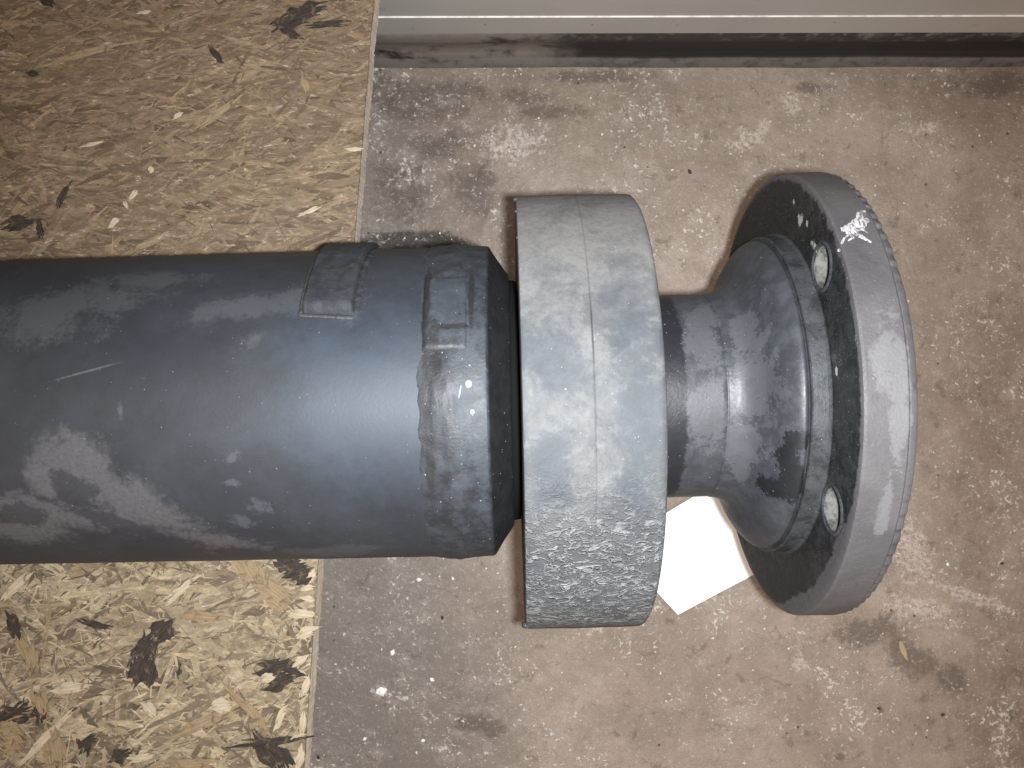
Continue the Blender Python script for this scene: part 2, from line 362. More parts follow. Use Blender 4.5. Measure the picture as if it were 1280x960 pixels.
marks_b = [(184, 812, 62, 26, R(62), 'dark'), (176, 838, 44, 30, R(75), 'dark'), (205, 785, 34, 20, R(48), 'dark'), (345, 832, 52, 17, R(14), 'dark'), (352, 852, 56, 13, R(24), 'dark'), (366, 838, 36, 8, R(-20), 'dark'), (340, 926, 90, 9, R(6), 'dark'), (338, 940, 72, 22, R(-50), 'dark'), (355, 946, 40, 12, R(-40), 'dark'),
           (372, 712, 40, 30, R(20), 'dark'), (358, 700, 26, 20, R(-30), 'dark'), (20, 892, 54, 24, R(8), 'dark'), (48, 888, 40, 14, R(-70), 'dark'), (18, 785, 44, 12, R(-68), 'dark'), (120, 780, 50, 6, R(-12), 'dark'), (110, 930, 34, 16, R(60), 'dark'), (150, 945, 30, 14, R(40), 'dark'), (225, 838, 16, 5, R(85), 'dark'),
           (377, 767, 46, 9, R(-3), 'pale'), (384, 790, 34, 10, R(24), 'pale'), (388, 722, 26, 7, R(50), 'pale'), (384, 735, 22, 5, R(12), 'pale'), (338, 847, 24, 11, R(8), 'pale'), (86, 860, 54, 9, R(10), 'pale'), (226, 738, 62, 8, R(38), 'pale'), (18, 735, 56, 9, R(42), 'pale'), (52, 928, 120, 7, R(44), 'pale'), (176, 946, 40, 8, R(5), 'pale'), (376, 946, 36, 9, R(70), 'pale'), (276, 884, 30, 16, R(10), 'pale'), (352, 895, 40, 8, R(65), 'pale'), (186, 885, 26, 10, R(-45), 'pale'), (382, 858, 30, 7, R(70), 'pale'), (374, 826, 26, 6, R(35), 'pale'), (379, 902, 34, 6, R(80), 'pale'), (372, 921, 22, 5, R(15), 'pale'), (384, 748, 20, 6, R(-15), 'pale'), (380, 842, 20, 4, R(-40), 'pale'),
           (68, 935, 66, 20, R(-72), 'tan'), (36, 820, 66, 16, R(-70), 'tan'), (340, 740, 62, 24, R(-35), 'tan'), (14, 920, 34, 40, R(10), 'tan'), (255, 770, 70, 10, R(-3), 'tan'), (310, 885, 90, 11, R(-48), 'tan'), (250, 905, 110, 9, R(26), 'tan'), (235, 960, 80, 20, R(6), 'tan'), (50, 875, 40, 14, R(-80), 'tan'), (310, 712, 60, 26, R(-60), 'tan')]
ea = (at(468, 0, BD), at(444, 300, BD)); eb = (at(399, 697, BD), at(381, 960, BD))
make_board('worn brown strand board with finer flakes, beside the grey wall panel', ea[0], ea[1], -0.0045, 0.2060, MAT_OSB_A, (-0.19, -0.46),
           [dict(n=10000, lng=0.021, wid=0.0020, ang=lambda r: r.normal(0.12, 0.42), tone=lambda r: r.normal(0.48, 0.27), zr=(0.0001, 0.0009), hue=0.06),
            dict(n=3500, lng=0.0055, wid=0.0005, ang=lambda r: r.normal(0.1, 0.6), tone=lambda r: r.choice([0.0, 0.3, 0.7, 0.9, 1.0]), zr=(0.0007, 0.0011), hue=0.0)], marks_a)
make_board('pale strand board with large coarse flakes and black charred patches', eb[0], eb[1], -0.43, -0.0075, MAT_OSB_B, (-0.20, -0.46),
           [dict(n=10000, lng=0.023, wid=0.0029, ang=lambda r: r.normal(0.2, 0.75), tone=lambda r: r.normal(0.55, 0.32), zr=(0.0001, 0.0009), hue=0.10),
            dict(n=8000, lng=0.008, wid=0.0007, ang=lambda r: r.normal(0.2, 0.8), tone=lambda r: r.choice([0.0, 0.0, 0.05, 0.9, 1.0, 1.0]), zr=(0.0007, 0.0011), hue=0.0)], marks_b)

# ================================================================== OBJECTS
# ------------------------------------------------------------------ metals
def dusty(M, col, amt=0.6, scale=330, keep=0.10):
    d = M.math('MULTIPLY', M.math('ADD', M.specks(scale, 0.12, keep * 0.5), M.specks(scale * 2.2, 0.16, keep * 0.5, M.mapping(M.obj, (0.4, 0.2, 0.1)))), amt)
    return M.mix(d, col, (0.30, 0.29, 0.28))
def sp_(l, r): return [(*on_shaft(x, y, r), rx * 3.0e-4, ry * 3.0e-4, rz) for (x, y, rx, ry, rz) in l]
M = Mat('tube_paint')
n1 = M.noise(26, 5, 0.6, 0.4); n2 = M.noise(180, 6, 0.7); n3 = M.noise(700, 4, 0.6)
col = M.mix(M.step(n1, 0.35, 0.65), (0.0160, 0.0185, 0.0235), (0.021, 0.0240, 0.030))
col = M.mix(M.step(n2, 0.45, 0.7, 0, 0.35), col, (0.012, 0.0125, 0.014))
d1 = M.blobs(sp_([(60, 640, 120, 22, -0.15), (100, 600, 40, 50, 0.5), (180, 640, 90, 26, -0.6), (20, 665, 60, 16, 0), (250, 672, 70, 12, -0.25), (55, 605, 22, 28, 0)], .064), 0.75, 55, 0.45)
d1k = M.blobs(sp_([(18, 645, 34, 18, 0), (130, 650, 60, 12, -0.4), (90, 612, 26, 26, 0)], .064), 0.5, 90, 0.2)
d1 = M.math('MULTIPLY', d1, M.math('SUBTRACT', 1.0, M.math('MULTIPLY', d1k, 0.8)))
col = M.mix(M.math('MULTIPLY', d1, M.step(n3, 0.2, 0.7, 0.5, 0.95)), col, (0.061, 0.060, 0.065))
d2 = M.blobs(sp_([(310, 384, 66, 15, 0.1), (265, 390, 26, 14, 0), (360, 370, 26, 12, 0.3), (320, 424, 16, 10, 0.3), (90, 380, 90, 22, 0.1), (50, 400, 60, 22, 0), (405, 690, 60, 10, 0.05), (190, 350, 60, 10, 0), (440, 395, 18, 14, 0), (420, 372, 30, 14, 0)], .064), 0.95, 75, 0.55)
col = M.mix(M.math('MULTIPLY', d2, 0.5), col, (0.056, 0.059, 0.066))
d3 = M.blobs(sp_([(288, 603, 8, 4, 0), (322, 633, 13, 9, -0.3), (300, 652, 13, 8, -0.2), (290, 570, 9, 6, 0.5), (150, 512, 3, 8, 0)], .064), 1.0, 420, 0.5)
col = M.mix(M.math('MULTIPLY', d3, 0.2), col, (0.12, 0.135, 0.155))
d4 = M.blobs(sp_([(110, 464, 34, 1.3, 0.25)], .064), 0.5, 400, 0.5)
col = M.mix(M.math('MULTIPLY', d4, 0.28), col, (0.15, 0.155, 0.165))
sheen_paint = M.blobs(sp_([(560, 470, 40, 90, 0), (470, 500, 120, 110, 0)], .065), 0.5, 30, 0.6)  # bluish flash sheen painted into the middle of the tube
col = M.mix(M.math('MULTIPLY', sheen_paint, 0.55), col, (0.030, 0.043, 0.062))
col = dusty(M, col, 0.35, 520, 0.05)
MAT_TUBE = M.out(Base_Color=col, Roughness=M.step(n1, 0.3, 0.7, 0.50, 0.60), Specular_IOR_Level=0.42,
                 Normal=M.bump(M.math('ADD', n3, M.math('MULTIPLY', n2, 0.5)), 0.00009, 0.5))
M = Mat('collar_steel')
n2 = M.noise(150, 6, 0.7, 0.3); n3 = M.noise(900, 4, 0.6)
x, y, z = M.xyz()
col = M.mix(M.step(n2, 0.38, 0.66), (0.014, 0.0155, 0.019), (0.026, 0.030, 0.037))
w = M.blobs(sp_([(585, 470, 20, 80, 0), (560, 380, 26, 40, 0), (600, 520, 10, 120, 0), (575, 605, 12, 10, 0)], .066), 0.9, 90, 0.35)
col = M.mix(M.math('MULTIPLY', w, 0.45), col, (0.042, 0.050, 0.062))
k = M.blobs(sp_([(541, 455, 11, 50, 0), (535, 560, 6, 60, 0), (536, 375, 5, 45, 0), (592, 370, 4, 40, 0), (560, 408, 26, 4, 0), (545, 503, 14, 4, 0)], .066), 0.6, 150, 0.25)
col = M.mix(M.math('MULTIPLY', k, 0.85), col, (0.008, 0.008, 0.009))
col = M.mix(M.math('MULTIPLY', M.blobs(sp_([(586, 480, 3.6, 4.4, 0), (590, 515, 2.6, 3, 0), (575, 490, 0.9, 8, -0.2)], .066), 0.2, 200, 0.2), 0.6), col, (0.34, 0.37, 0.41))  # pale spots paint in the specular glints on the collar
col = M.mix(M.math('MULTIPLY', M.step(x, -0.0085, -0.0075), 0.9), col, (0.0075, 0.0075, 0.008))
col = dusty(M, col, 0.6, 420, 0.10)
MAT_COLLAR = M.out(Base_Color=col, Roughness=M.step(n2, 0.3, 0.7, 0.50, 0.66), Specular_IOR_Level=0.4, Normal=M.bump(M.math('ADD', n3, M.math('MULTIPLY', n2, 1.0)), 0.0002, 0.7))
M = Mat('weight_steel')
n2 = M.noise(130, 6, 0.7, 0.4); n3 = M.noise(800, 4)
col = M.mix(M.step(n2, 0.4, 0.62), (0.016, 0.018, 0.021), (0.026, 0.029, 0.034))
col = M.mix(M.step(M.noise(60, 6, 0.7, 0.5), 0.55, 0.68, 0, 0.6), col, (0.046, 0.049, 0.055))
MAT_WEIGHT = M.out(Base_Color=col, Specular_IOR_Level=0.25, Roughness=0.68, Normal=M.bump(M.math('ADD', n3, M.math('MULTIPLY', n2, 2)), 0.0003, 0.7))
M = Mat('weld')
n2 = M.noise(300, 5, 0.7)
MAT_WELD = M.out(Base_Color=M.mix(n2, (0.012, 0.012, 0.013), (0.045, 0.045, 0.048)), Roughness=0.6, Normal=M.bump(n2, 0.0005, 0.8))
M = Mat('neck_steel')
x, y, z = M.xyz()
n1 = M.noise(34, 6, 0.65, 0.5); n2 = M.noise(170, 6, 0.7, 0.3); n3 = M.noise(800, 4, 0.6)
col = M.mix(M.step(n2, 0.36, 0.66), (0.030, 0.032, 0.038), (0.044, 0.047, 0.054))
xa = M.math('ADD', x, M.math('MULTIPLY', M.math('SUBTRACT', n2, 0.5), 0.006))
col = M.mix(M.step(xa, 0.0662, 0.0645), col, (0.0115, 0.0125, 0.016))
w = M.blobs(sp_([(884, 432, 22, 48, 0), (884, 520, 22, 46, 0), (888, 395, 18, 20, 0), (938, 480, 24, 62, 0.05), (930, 420, 18, 34, 0.1), (925, 560, 20, 40, 0)], .0435), 0.75, 85, 0.10)
col = M.mix(M.math('MULTIPLY', w, 0.52), col, (0.078, 0.080, 0.088))
k = M.blobs(sp_([(978, 585, 14, 44, 0.25), (985, 548, 14, 14, 0), (960, 610, 10, 18, 0.4)], .055), 0.7, 110, 0.10)
col = M.mix(M.math('MULTIPLY', k, 0.9), col, (0.008, 0.0085, 0.010))
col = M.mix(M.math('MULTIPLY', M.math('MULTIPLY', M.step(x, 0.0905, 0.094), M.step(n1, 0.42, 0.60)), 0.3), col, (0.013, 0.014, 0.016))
col = dusty(M, col, 0.45, 420, 0.08)
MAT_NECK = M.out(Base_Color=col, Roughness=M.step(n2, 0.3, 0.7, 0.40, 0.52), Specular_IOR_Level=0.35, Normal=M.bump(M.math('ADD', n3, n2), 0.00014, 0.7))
M = Mat('flange_steel')
x, y, z = M.xyz()
n1 = M.noise(40, 6, 0.65, 0.5); n2 = M.noise(170, 6, 0.7, 0.4); n3 = M.noise(900, 4, 0.6)
r = M.math('SQRT', M.math('ADD', M.math('MULTIPLY', y, y), M.math('MULTIPLY', z, z)))
col = M.mix(M.step(n2, 0.42, 0.66), (0.0075, 0.0078, 0.0085), (0.015, 0.0155, 0.0165))          # black paint of the face
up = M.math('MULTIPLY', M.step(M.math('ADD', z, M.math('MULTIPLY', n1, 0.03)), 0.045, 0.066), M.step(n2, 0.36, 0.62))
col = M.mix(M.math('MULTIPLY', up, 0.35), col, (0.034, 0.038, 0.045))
bl = M.math('MULTIPLY', M.step(n1, 0.58, 0.70), M.step(n2, 0.53, 0.62))
col = M.mix(M.math('MULTIPLY', bl, 0.5), col, (0.11, 0.11, 0.10))
low = M.math('MULTIPLY', M.step(y, -0.030, -0.052), M.step(z, 0.000, 0.030))
rn = M.math('ADD', M.math('ADD', r, M.math('MULTIPLY', low, 0.0052)), M.math('MULTIPLY', M.math('SUBTRACT', n2, 0.5), 0.0075))
rim = M.mix(M.step(n1, 0.36, 0.64), (0.056, 0.053, 0.057), (0.074, 0.071, 0.074))
rim = M.mix(M.math('MULTIPLY', M.blobs([(0.121, 0.0, 0.0035, 0.022, 0), (0.119, -0.034, 0.002, 0.013, 0), (0.117, 0.012, 0.004, 0.012, 0)], 0.8, 110, 0.3), 0.6), rim, (0.125, 0.126, 0.132))
rim = M.mix(M.step(n2, 0.55, 0.75, 0, 0.5), rim, (0.028, 0.027, 0.029))
col = M.mix(M.step(rn, 0.0875, 0.0890), col, rim)
bs = M.math('MULTIPLY', M.step(r, 0.0672, 0.0664), M.step(n2, 0.34, 0.6, 0.35, 1.0))
col = M.mix(M.math('MULTIPLY', bs, 0.9), col, (0.038, 0.041, 0.045))
yz = M.nt.nodes.new('ShaderNodeCombineXYZ'); M.set(yz.inputs[0], y); M.set(yz.inputs[1], z)
pt = M.blobs([(0.0655, 0.0405, 0.0022, 0.0025, 0.6), (0.074, 0.034, 0.0012, 0.0012, 0), (0.063, 0.047, 0.0012, 0.0012, 0), (0.0085, 0.0705, 0.0016, 0.0011, 0), (0.0525, 0.055, 0.0016, 0.004, 0.5)], 0.9, 260, 0.2, v=yz.outputs[0])
col = M.mix(M.math('MULTIPLY', M.math('MULTIPLY', pt, M.step(r, 0.0880, 0.0870)), 0.8), col, (0.36, 0.36, 0.33))
col = dusty(M, col, 0.5, 620, 0.10)
col = M.mix(M.math('MULTIPLY', M.step(M.noise(420, 5, 0.8), 0.63, 0.69), 0.5), col, (0.13, 0.13, 0.125))
MAT_FLANGE = M.out(Base_Color=col, Roughness=M.step(n2, 0.3, 0.7, 0.42, 0.58), Specular_IOR_Level=0.4, Normal=M.bump(M.math('ADD', n3, M.math('MULTIPLY', n2, 1.6)), 0.00022, 0.7))
M = Mat('bare_bore')
n2 = M.noise(260, 5, 0.7, 0.3)
MAT_BORE = M.out(Base_Color=M.mix(M.step(n2, 0.38, 0.62), (0.035, 0.033, 0.030), (0.115, 0.111, 0.104)), Roughness=0.75, Specular_IOR_Level=0.25, Normal=M.bump(n2, 0.0005, 0.8))
M = Mat('white_paint')
MAT_WPAINT = M.out(Base_Color=M.mix(M.step(M.noise(1.0, 5, 0.75, 0.6, M.mapping(M.obj, rz=0.5, sc=(900, 350, 500))), 0.42, 0.60), (0.46, 0.45, 0.45), (0.085, 0.082, 0.086)), Roughness=0.7)
M = Mat('grey_rubber')
x, y, z = M.xyz()
n1 = M.noise(36, 6, 0.65, 0.8); n2 = M.noise(120, 6, 0.7, 0.4); n3 = M.noise(800, 4, 0.6)
col = M.mix(M.step(n1, 0.36, 0.64), (0.052, 0.055, 0.060), (0.090, 0.092, 0.094))
col = M.mix(M.step(n2, 0.52, 0.68, 0, 0.45), col, (0.052, 0.055, 0.059))
col = M.mix(M.math('MULTIPLY', M.step(M.noise(70, 7, 0.75, 0.4), 0.52, 0.64), 0.5), col, (0.128, 0.130, 0.131))
cr = M.math('MULTIPLY', M.step(M.math('ADD', y, M.math('MULTIPLY', M.math('SUBTRACT', n2, 0.5), 0.05)), -0.014, -0.056), M.step(M.math('ADD', y, M.math('MULTIPLY', M.math('SUBTRACT', n1, 0.5), 0.01)), -0.0835, -0.080))
wv = M.mapping(M.obj, sc=(0.62, 1, 1))
nz = M.noise(200, 3, 0.55, 1.2, wv); ridge = M.step(M.math('ABSOLUTE', M.math('SUBTRACT', nz, 0.5)), 0.055, 0.0)
nz2 = M.noise(300, 3, 0.55, 0.6, M.mapping(wv, (2, 1, 4))); ridge2 = M.step(M.math('ABSOLUTE', M.math('SUBTRACT', nz2, 0.5)), 0.045, 0.0)
vein = M.math('MULTIPLY', cr, M.math('MAXIMUM', ridge, M.math('MULTIPLY', ridge2, 0.6)))
col = M.mix(M.math('MULTIPLY', cr, 0.6), col, (0.052, 0.057, 0.063))
col = M.mix(M.math('MULTIPLY', vein, M.step(n2, 0.3, 0.6, 0.45, 1.0)), col, (0.235, 0.245, 0.250))
sm = M.blobs([(0.012, 0.048, 0.006, 0.012, 0.3), (0.033, 0.055, 0.008, 0.008, 0), (0.010, -0.015, 0.006, 0.016, 0), (0.035, 0.030, 0.010, 0.016, 0.3), (0.038, -0.012, 0.008, 0.022, 0), (0.012, 0.018, 0.012, 0.012, 0)], 0.9, 60, 0.35)
col = M.mix(M.math('MULTIPLY', sm, 0.55), col, (0.036, 0.042, 0.052))
lnm = M.math('MULTIPLY', M.step(M.math('ABSOLUTE', M.math('SUBTRACT', x, 0.0244)), 0.00045, 0.0001), M.step(y, 0.014, 0.024))
col = M.mix(M.math('MULTIPLY', lnm, 0.7), col, (0.018, 0.019, 0.021))
col = M.mix(M.math('MULTIPLY', M.step(M.math('ADD', y, M.math('MULTIPLY', n2, 0.05)), 0.050, 0.085), M.step(n1, 0.3, 0.6, 0.35, 0.7)), col, (0.150, 0.143, 0.138))  # brownish tone towards +y, lightened to make up for the shading falloff
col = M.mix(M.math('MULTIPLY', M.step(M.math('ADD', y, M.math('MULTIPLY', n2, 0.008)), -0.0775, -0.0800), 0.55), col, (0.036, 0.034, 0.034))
grit = M.noise(520, 4, 0.75)
col = M.mix(M.step(grit, 0.38, 0.55, 0.22, 0.0), col, (0.03, 0.032, 0.035))
col = dusty(M, col, 0.5, 460, 0.07)
hh = M.math('ADD', M.math('MULTIPLY', n3, 0.25), M.math('ADD', M.math('MULTIPLY', n2, 0.5), M.math('MULTIPLY', vein, 4.0)))
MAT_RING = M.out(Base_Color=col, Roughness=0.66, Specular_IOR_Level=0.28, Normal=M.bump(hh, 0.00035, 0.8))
M = Mat('paper')
MAT_PAPER = M.out(Base_Color=M.mix(M.noise(60, 3), (0.86, 0.88, 0.90), (0.83, 0.85, 0.87)), Roughness=0.8)

# ------------------------------------------------------------------ drive shaft: tube, collar, neck, flange
shaft = bpy.data.objects.new('drive_shaft', None); C.objects.link(shaft)
shaft.location = (0, AXY, BT); shaft.rotation_euler = (0, 0, YAW)
tag(shaft, 'dark blue grey steel drive shaft tube with bolted end flange, lying on the boards', 'drive shaft')
UP = (0, 0, AXZ - BT)
def tube_r(x): return 0.0633 + 0.0011 * min(1, max(0, (x + 0.24) / 0.2))
prof = resample([(-0.62, 0.052), (-0.62, tube_r(-0.62)), (-0.24, tube_r(-0.24)), (-0.04, tube_r(-0.04)), (-0.0200, 0.0644)], 0.003)
tube_me = lathe('tube', prof, 200, lambda x, t, r: 0.00012 * fbm(x * 40, math.sin(t) * 2, math.cos(t) * 2)); sharp(tube_me, 40)
link('tube', tube_me, MAT_TUBE, shaft, loc=UP)
# welded collar with chamfered mouth
cp = [(-0.0360, 0.0634), (-0.0326, 0.0643), (-0.0300, 0.0647), (-0.0270, 0.0650), (-0.0220, 0.0655), (-0.0190, 0.0654), (-0.0150, 0.0649), (-0.0110, 0.0646), (-0.0088, 0.0645), (-0.0080, 0.0640),
      (-0.0045, 0.0585), (-0.0006, 0.0528), (-0.0002, 0.0515), (-0.0002, 0.0432)]
def coll_d(x, t, r):
    b = math.exp(-((x + 0.024) / 0.007) ** 2)
    lump = fbm(math.sin(t) * 5 + 3, math.cos(t) * 5, x * 90)
    return b * (0.0009 * lump) + 0.00014 * fbm(x * 60 + 9, math.sin(t) * 4, math.cos(t) * 4) * (1 if x < -0.024 else 0.3) + 0.00018 * fbm(x * 300, math.sin(t) * 18, math.cos(t) * 18)
c_me = lathe('collar', resample(cp, 0.0007), 240, coll_d); sharp(c_me, 28)
link('collar', c_me, MAT_COLLAR, shaft, loc=UP)

gap_me = lathe('gap_shade', resample([(-0.0004, 0.0440), (-0.0003, 0.0505), (0.0026, 0.0500), (0.0031, 0.0440)], 0.001), 120)  # added black ring, stands in for the dark gap at the collar mouth
M = Mat('gap_black'); MAT_BLACK = M.out(Base_Color=(0.004, 0.004, 0.004), Roughness=0.9, Specular_IOR_Level=0.1)
link('gap_shade', gap_me, MAT_BLACK, shaft, loc=UP)

def curved_plate(name, xs, ths, r0, thick, skew=0.0, seed=0, bev=0.0011, nu=28, nv=36, rough=0.0004):
    """plate hugging the tube: xs = (x0, x1), ths = (t0, t1)"""
    V = []; F = []
    wx = abs(xs[1] - xs[0]); wt = abs(ths[1] - ths[0]) * r0
    for i in range(nu + 1):
        for j in range(nv + 1):
            u, w = i / nu, j / nv
            du = min(u, 1 - u) * wx; dw = min(w, 1 - w) * wt
            e = min(1, du / bev) ** 0.5 * min(1, dw / bev) ** 0.5
            x = xs[0] + (xs[1] - xs[0]) * u + skew * (w - 0.5) + 0.0006 * fbm(w * 5 + seed, u * 2, 0) * (1 if i in (0, nu) else 0.6)
            t = ths[0] + (ths[1] - ths[0]) * w + 0.008 * fbm(u * 2, seed + 5, w)
            rr = r0 + thick * e * (1 + 0.12 * fbm(u * 3, w * 3, seed)) + rough * fbm(u * 9, w * 9, seed + 2) * e
            V.append((x, rr * math.sin(t), rr * math.cos(t)))
    for i in range(nu):
        for j in range(nv):
            a = i * (nv + 1) + j; F.append((a, a + 1, a + nv + 2, a + nv + 1))
    me = mesh(name, V, F); return me
bw = link('balance_weight', curved_plate('balance_weight', (-0.0735, -0.0552), (R(31), R(98)), 0.0640, 0.0032, 0.0012, 2, 0.0006, rough=0.00012), MAT_WEIGHT, shaft, loc=UP)
bw['label'] = 'small square balance plate welded on the tube'
def bead(name, path, rad, mat, parent, seed):
    """weld bead: lumpy half-round along (x, theta) points"""
    pts = []
    for (a, b) in zip(path[:-1], path[1:]):
        n = max(2, int((abs(a[0] - b[0]) + abs(a[1] - b[1]) * 0.064) / 0.0006))
        pts += [(a[0] + (b[0] - a[0]) * k / n, a[1] + (b[1] - a[1]) * k / n) for k in range(n)]
    pts.append(path[-1]); V = []; F = []; ns = 8
    P = [Vector((x, 0.0642 * math.sin(t), 0.0642 * math.cos(t))) for x, t in pts]
    for k, p in enumerate(P):
        d = (P[min(k + 1, len(P) - 1)] - P[max(k - 1, 0)]).normalized(); nrm = Vector((0, p.y, p.z)).normalized(); s = d.cross(nrm).normalized()
        q = rad * (1 + 0.45 * fbm(k * 0.23, seed, 0)) * (0.4 if k in (0, len(P) - 1) else 1)
        for m in range(ns):
            a = 2 * math.pi * m / ns; V.append(p + s * math.cos(a) * q * 1.25 + nrm * math.sin(a) * q * 0.6)
    for k in range(len(P) - 1):
        for m in range(ns):
            F.append((k * ns + m, k * ns + (m + 1) % ns, (k + 1) * ns + (m + 1) % ns, (k + 1) * ns + m))
    return link(name, mesh(name, V, F), mat, parent)
bead('weld', [(-0.0741, R(84)), (-0.0746, R(31)), (-0.0556, R(29.5))], 0.00075, MAT_WELD, bw, 3)
bead('weld', [(-0.0548, R(31)), (-0.0538, R(92))], 0.0011, MAT_WEIGHT, bw, 8)
p2 = link('balance_weight', curved_plate('balance_weight', (-0.0310, -0.0150), (R(17), R(46)), 0.0646, 0.0011, 0.0, 5, 0.0014, rough=0.00015), MAT_COLLAR, shaft, loc=UP)
p2['label'] = 'low worn balance plate on the collar'
bead('weld', [(-0.0318, R(47)), (-0.0322, R(18)), (-0.0305, R(16.2)), (-0.0150, R(16.6))], 0.00035, MAT_WELD, p2, 14)
bead('weld', [(-0.0145, R(19)), (-0.0146, R(46))], 0.00038, MAT_WELD, p2, 15)
# neck flaring into the boss
npf = [(-0.012, 0.0427), (0.0798, 0.0427), (0.0802, 0.0424), (0.0807, 0.0424), (0.0811, 0.0427), (0.0850, 0.0433), (0.0885, 0.0455), (0.0914, 0.0500), (0.0937, 0.0553), (0.0962, 0.0600), (0.0990, 0.0630), (0.1012, 0.0643),
       (0.1022, 0.0640), (0.1027, 0.0634), (0.1034, 0.0634)]
def smooth_prof(p, it=2):
    for _ in range(it):
        q = [p[0]]
        for a, b in zip(p[:-1], p[1:]):
            q += [(a[0] * .75 + b[0] * .25, a[1] * .75 + b[1] * .25), (a[0] * .25 + b[0] * .75, a[1] * .25 + b[1] * .75)]
        p = q + [p[-1]]
    return p
n_me = lathe('neck', resample(smooth_prof(npf, 2), 0.0012), 200, lambda x, t, r: 0.00008 * fbm(x * 120, math.sin(t) * 7, math.cos(t) * 7)); sharp(n_me, 60)
link('neck', n_me, MAT_NECK, shaft, loc=UP)
# flange disc with bolt holes
fpf = [(0.1030, 0.030), (0.1030, 0.0652), (0.1034, 0.0657), (0.1085, 0.0660), (0.1095, 0.0670), (0.1096, 0.0888), (0.1100, 0.0900), (0.1108, 0.0906), (0.1236, 0.0908), (0.1242, 0.0904), (0.1242, 0.030)]
f_me = lathe('flange', resample(fpf, 0.0025), 240, None, closed=True)
flange = link('flange', f_me, MAT_FLANGE, shaft, loc=UP)
HR, HRAD = 0.0750, 0.0076
angs = [R(37.0), R(-31.5), R(217.0), R(148.5)]
cutv = []; cutf = []
for a in angs:
    b = len(cutv); n = 40
    for xx in (0.09, 0.14):
        for k in range(n):
            q = 2 * math.pi * k / n
            cutv.append((xx, HR * math.sin(a) + HRAD * math.cos(q), HR * math.cos(a) + HRAD * math.sin(q)))
    for k in range(n): cutf.append((b + k, b + (k + 1) % n, b + n + (k + 1) % n, b + n + k))
    cutf += [tuple(b + k for k in range(n))[::-1], tuple(b + n + k for k in range(n))]
cut_me = mesh('cut', cutv, cutf)
import bmesh
for me_ in (f_me, cut_me):
    bm = bmesh.new(); bm.from_mesh(me_); bmesh.ops.recalc_face_normals(bm, faces=bm.faces); bm.to_mesh(me_); bm.free()
cut = link('cut', cut_me, None, None, False, loc=UP); cut.parent = shaft
md = flange.modifiers.new('holes', 'BOOLEAN'); md.object = cut; md.operation = 'DIFFERENCE'; md.solver = 'EXACT'
bpy.context.view_layer.update()
ev = flange.evaluated_get(bpy.context.evaluated_depsgraph_get())
new = bpy.data.meshes.new_from_object(ev); flange.modifiers.clear(); flange.data = new
bpy.data.objects.remove(cut); sharp(new, 30)
new.polygons.foreach_set('use_smooth', [True] * len(new.polygons))
for a in angs:
    prof = resample([(0.1099, HRAD + 0.0004), (0.1102, HRAD - 0.0003), (0.1240, HRAD - 0.0003)], 0.003)
    bme = lathe('bore', prof, 40, lambda x, t, r: 0.00012 * fbm(x * 200, math.sin(t) * 2, math.cos(t) * 2 + a))
    bo = link('bore', bme, MAT_BORE, flange, loc=(0, HR * math.sin(a), HR * math.cos(a)))
    lp = [(0.1096, HRAD + 0.0016), (0.1090, HRAD + 0.0010), (0.1090, HRAD + 0.0003), (0.1100, HRAD - 0.0001)]
    link('burr', lathe('burr', lp, 40, lambda x, t, r: 0.00025 * fbm(math.sin(t) * 2, math.cos(t) * 2, a * 7)), MAT_FLANGE, bo)
# scalloped rear edge
NT = 100
def teeth(x, t, r):
    if r < 0.08: return 0
    s = math.sin(t * NT / 2) ** 2
    s = (t * NT / (2 * math.pi) + 0.35 * fbm(t * 5, 7, 0)) % 1.0; s = min(s, (1 - s) * 3); q = (s ** 0.8) * 0.0024 * (0.55 + 0.9 * abs(fbm(t * 14, 1, 0)))
    q0 = min(1, max(0, (abs(math.sin(t)) - 0.28) / 0.22)); hid = 0.04 + 0.96 * q0 * (0.6 + 0.5 * fbm(t * 9, 4, 2))      # the top is worn smooth
    return -q * hid
tp = [(0.1243, 0.06), (0.1243, 0.0903), (0.1246, 0.0906), (0.1262, 0.0904), (0.1270, 0.0897), (0.1270, 0.06)]
t_me = lathe('tooth_ring', tp, NT * 8, teeth); sharp(t_me, 45)
link('tooth_ring', t_me, MAT_FLANGE, flange)
# white paint scribble on the rim
def stroke(V, F, pts, w):
    P = []
    for a, b in zip(pts[:-1], pts[1:]):
        for k in range(6): P.append((a[0] + (b[0] - a[0]) * k / 6, a[1] + (b[1] - a[1]) * k / 6))
    P.append(pts[-1]); b0 = len(V)
    for k, (px, py) in enumerate(P):
        q = P[min(k + 1, len(P) - 1)]; o = P[max(k - 1, 0)]; dx, dy = q[0] - o[0], q[1] - o[1]; L = math.hypot(dx, dy) or 1
        ww = w * 1.15 * (0.55 + 0.45 * math.sin(math.pi * min(1, (k + 0.6) / len(P)))) * random.uniform(0.7, 1.2)
        for sg in (-1, 0, 1):
            X, Y = on_shaft(px - dy / L * ww * sg, py + dx / L * ww * sg, 0.0909)
            rr = 0.0909 + (0.00028 if sg == 0 else -0.0001); X = min(X, 0.1234)
            th = math.asin(max(-1, min(1, Y / 0.0909)))
            V.append((X, rr * math.sin(th), rr * math.cos(th)))
    for k in range(len(P) - 1):
        for m in range(2):
            a = b0 + k * 3 + m; F.append((a, a + 1, a + 4, a + 3))
V = []; F = []
